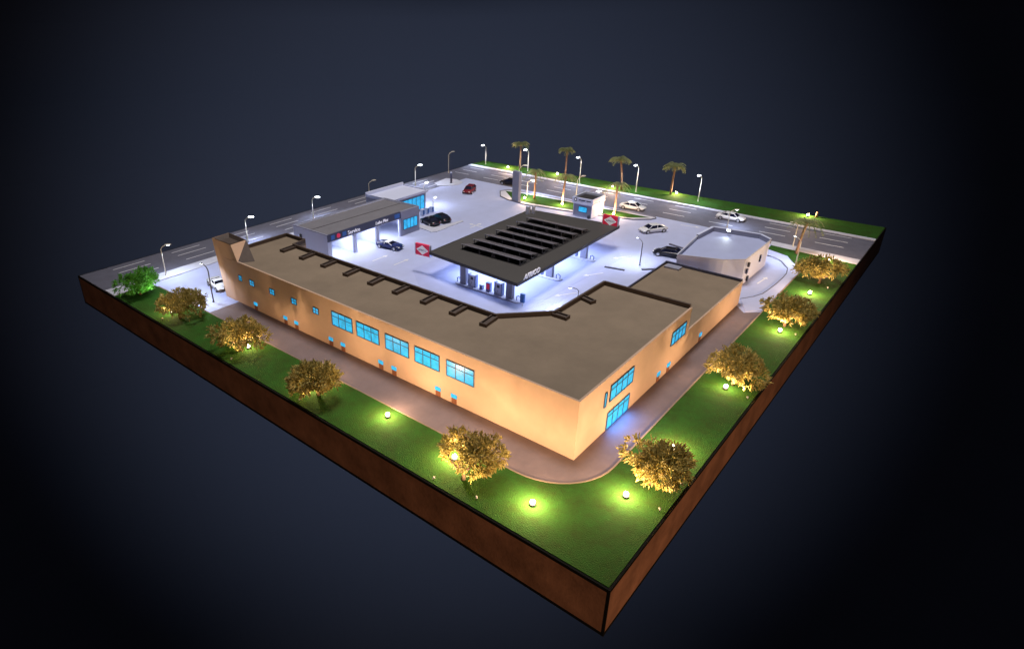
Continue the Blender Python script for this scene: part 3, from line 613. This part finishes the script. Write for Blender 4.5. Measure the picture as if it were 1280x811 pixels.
def palm(label, x, y, h, cr, style, lean, group):
    rnd = random.Random(int(x * 10 + y)); t = thing('palm_tree', label, 'palm tree', (x, y, .1), 0, group)
    lx, ly = lean; cr = cr * 1.2; pts = [(lx * s * s, ly * s * s, h * .88 * s) for s in (0, .2, .4, .6, .8, 1)]
    MB().tube(pts, [.26, .21, .19, .18, .18, .2], 8).build('trunk', 'palmbark', t, local=True, smooth=True)
    c = MB(); top = Vector(pts[-1]); nf = 34 if style == 'dome' else 18
    for k in range(nf):
        a = 2 * PI * k / nf * (2.4 if style == 'dome' else 1) + rnd.uniform(-.15, .15); d = Vector((math.cos(a), math.sin(a), 0)); L_ = cr * rnd.uniform(.85, 1.1)
        up = rnd.uniform(.35, 1.0) if style == 'dome' else rnd.uniform(.2, .9); prev = top; ss = []
        for s in range(1, 8):
            f = s / 7; ss.append(top + d * L_ * (f - .12 * f * f) + Vector((0, 0, h * .0 + up * L_ * .75 * f - L_ * (1.0 if style == 'dome' else 1.25) * f * f * .8)))
        pr = [top] + ss; sd = d.cross(Vector((0, 0, 1)))
        for i in range(7):
            p0, p1 = pr[i], pr[i + 1]; wd0 = L_ * (.10 if style == 'dome' else .07)
            c.face([p0 - sd * .03, p0 + sd * .03, p1 + sd * .03, p1 - sd * .03])
            for q_ in (0, .5):
                pm_ = p0.lerp(p1, q_); ln = L_ * (.34 if style == 'dome' else .24) * (1 - .5 * i / 7)
                for sgn in (-1, 1):
                    tip = pm_ + sd * sgn * ln + d * ln * .45 - Vector((0, 0, ln * .35)); c.face([pm_, pm_ + d * wd0 * .9, tip])
    c.build('crown', 'palm', t, local=True)
gp = 'tall palms along the far green strip'
palm('leftmost tall palm on the far green strip', 97, 73.7, 7.0, 1.9, 'dome', (.1, .1), gp)
palm('second tall palm from the left on the far green strip', 95.5, 60.5, 7.6, 1.7, 'dome', (0, 0), gp)
palm('third tall palm from the left, its bent trunk beside a warm light', 95.0, 46.6, 7.3, 2.0, 'dome', (-.1, .9), gp)
palm('rightmost tall palm on the far green strip with round crown', 97.7, 37.1, 6.8, 2.1, 'dome', (0, -.2), gp)
gi = 'spiky palms on the traffic island'
palm('spiky palm nearest the mauve totem', 77.9, 57.1, 6.4, 2.1, 'spike', (0, 0), gi)
palm('spiky palm on the island left of the kiosk', 77.9, 50.6, 6.6, 2.1, 'spike', (0, -.4), gi)
palm('spiky palm on the island right of the kiosk', 78.6, 39.8, 6.3, 2.2, 'spike', (0, 0), gi)
palm('lone spiky palm at the right beside the curved path and road', 76.7, 8.2, 6.1, 2.2, 'spike', (0, -.5), None)
t = thing('palm_stump', 'short brown palm stump beside the warm light at the far right edge', 'tree stump', (99, 10.6, .1))
MB().tube([(99, 10.6, .1), (99, 10.6, .7), (99.02, 10.6, 1.1)], [.26, .22, .17], 8).build('trunk', 'palmbark', t, smooth=True)

# ------------------------------------------------------------------ cars
def car(label, x, y, a, paint, style='sedan', L_=4.8, z=.0, roofm=None):
    t = thing('parked_car', label, 'car', (x, y, z), a, 'model cars standing on the roads and the yard')
    W_ = .98; st = dict(sedan=(1.35, -.55, -1.55, 1.3), sport=(.95, -.35, -1.65, 1.08), hatch=(1.2, -1.5, -2.15, 1.42))[style]
    wx, rx0, rx1, rh = st
    prof = [(-2.4, .42, .70, .80), (-2.3, .28, .82, .90), (-1.9, .24, .90, .96), (-1.2, .24, .92, .98), (0, .24, .88, .98), (1.2, .24, .84, .97), (1.9, .24, .74, .94), (2.25, .28, .62, .86), (2.4, .36, .52, .74)]
    b = MB(); k = L_ / 4.8; rings = []
    for (px, zb, zt, hw) in prof:
        n = len(b.v); px *= k
        b.v += [Vector(q) for q in ((px, -hw * .86, zb), (px, -hw, zb + .14), (px, -hw, zt - .16), (px, -hw * .84, zt), (px, 0, zt + .04), (px, hw * .84, zt), (px, hw, zt - .16), (px, hw, zb + .14), (px, hw * .86, zb))]; rings.append(n)
    for r0, r1 in zip(rings, rings[1:]): b.f += [(r0 + j, r1 + j, r1 + (j + 1) % 9, r0 + (j + 1) % 9) for j in range(9)]
    b.f.append(tuple(rings[0] + j for j in range(9))); b.f.append(tuple(rings[-1] + j for j in range(9))[::-1])
    b.build('body', paint, t, local=True, smooth=True)
    w0, w1 = .86, .64; zb = .80
    c = MB(); q0 = [(wx * k, -w0, zb), (wx * k, w0, zb), (rx1 * k - .35, w0, zb + .04), (rx1 * k - .35, -w0, zb + .04)]; q1 = [(wx * k - .75, -w1, rh), (wx * k - .75, w1, rh), (rx0 * k - .35, w1, rh), (rx0 * k - .35, -w1, rh)]
    c.v = [Vector(p) for p in q0 + q1]; c.f = [(4, 5, 6, 7), (0, 1, 5, 4), (1, 2, 6, 5), (2, 3, 7, 6), (3, 0, 4, 7)]; c.build('window', 'glass', t, local=True)
    r = MB(); r.v = [Vector(p) + Vector((0, 0, .0)) for p in q1] + [Vector((p[0] * .93 - .02, p[1] * .9, rh + .07)) for p in q1]; r.f = [(4, 5, 6, 7), (0, 1, 5, 4), (1, 2, 6, 5), (2, 3, 7, 6), (3, 0, 4, 7), (3, 2, 1, 0)]
    for i in range(4):
        r.bar(Vector(q0[i]) * 1.005, Vector(q1[i]) * 1.005, .09, .09)
    mid0 = Vector(((wx + rx1) * k / 2 - .2, 0, 0))
    for s in (-1, 1): r.bar((mid0.x, s * w0 * 1.005, zb), (mid0.x - .1, s * w1 * 1.01, rh), .09, .07)
    r.build('roof', roofm or paint, t, local=True)
    for px in (-1.5 * k, 1.5 * k):
        for s in (-1, 1):
            wy = s * .93; wh = MB().tube([(px, wy - .11, .34), (px, wy + .11, .34)], .36, 16).build('wheel', 'tyre', t, local=True)
            MB().tube([(px, wy + s * .10, .34), (px, wy + s * .125, .34)], .23, 12).build('rim', 'rim', wh, local=True)
    for s in (-1, 1):
        MB().ball((2.28 * k, s * .58, .56), .14, .2, .08).build('headlight', 'hl', t, local=True, smooth=True)
        MB().ball((-2.33 * k, s * .62, .68), .08, .2, .08).build('tail_light', 'tl', t, local=True, smooth=True)
    return t
R_ = math.radians
car('white sedan alone on the yard right of the red diamond sign', 73.2, 29.9, R_(-34) + PI, 'cw', L_=4.8)
car('black rounded car beside the white building', 63.6, 22.9, R_(100), 'ck')
car('white sedan driving on the far road behind the white building', 88.3, 22.0, R_(-88), 'cw')
car('white car on the far road behind the spiky palm', 83.6, 38.6, R_(-85), 'cw')
car('black car on the far road left of the mauve totem', 84.4, 67.6, R_(95), 'ck')
car('small red car on the open far yard', 73.7, 70.6, R_(200), 'cr', 'hatch', 3.9)
car('dark blue sports car with white roof in front of the service bays', 38.6, 59.3, R_(-80), 'cb', 'sport', 4.6, roofm='cw')
car('black parked car next to the end of the service building', 52.3, 62.7, R_(75), 'ck', L_=4.4)
car('second black parked car, farther from the service building', 55.0, 62.4, R_(75), 'ck', L_=4.4)
car('white car at the left end of the long building', 11.4, 66.6, R_(-100), 'cw', 'sport', 4.6)

# ------------------------------------------------------------------ small kerbs and islands on the yard
mi = MB()
for a, c in (((53.0, 28.3), (53.6, 25.4)), ((55.5, 23.6), (57, 22.0)), ((68.7, 25), (67.8, 21.6)), ((64.0, 25.2), (64.8, 21.6))): mi.bar((*a, .08), (*c, .08), .35, .18)
struct(mi.build('parking_kerb', 'dkerb'))
pi_ = MB().prism([(48.9, 60.4), (48.6, 59.2), (49.6, 58.6), (57, 58.7), (57.3, 59.3), (55, 59.6), (51, 60.6), (50.4, 64), (49.3, 64)], 0, .14)
pi_.prism([(74.7, 81.4), (73.6, 79.4), (75.0, 77.4), (77.4, 76.4), (79.4, 77.0), (80.4, 79.6), (79.8, 82.2)], .0, .14)
struct(pi_.build('parking_island', 'walk'))
t = thing('bollard_lamp', 'short dark bent post on the small rounded island at the far left corner', 'post', (77.3, 78.6, .14))
MB().tube([(77.0, 78.4, .14), (77.3, 78.6, .5), (77.6, 78.9, 2.2)], [.35, .25, .2], 8).build('post', 'band', t); MB().ball((77.6, 78.9, 2.3), .25, .25, .15).build('cap', 'white', t)
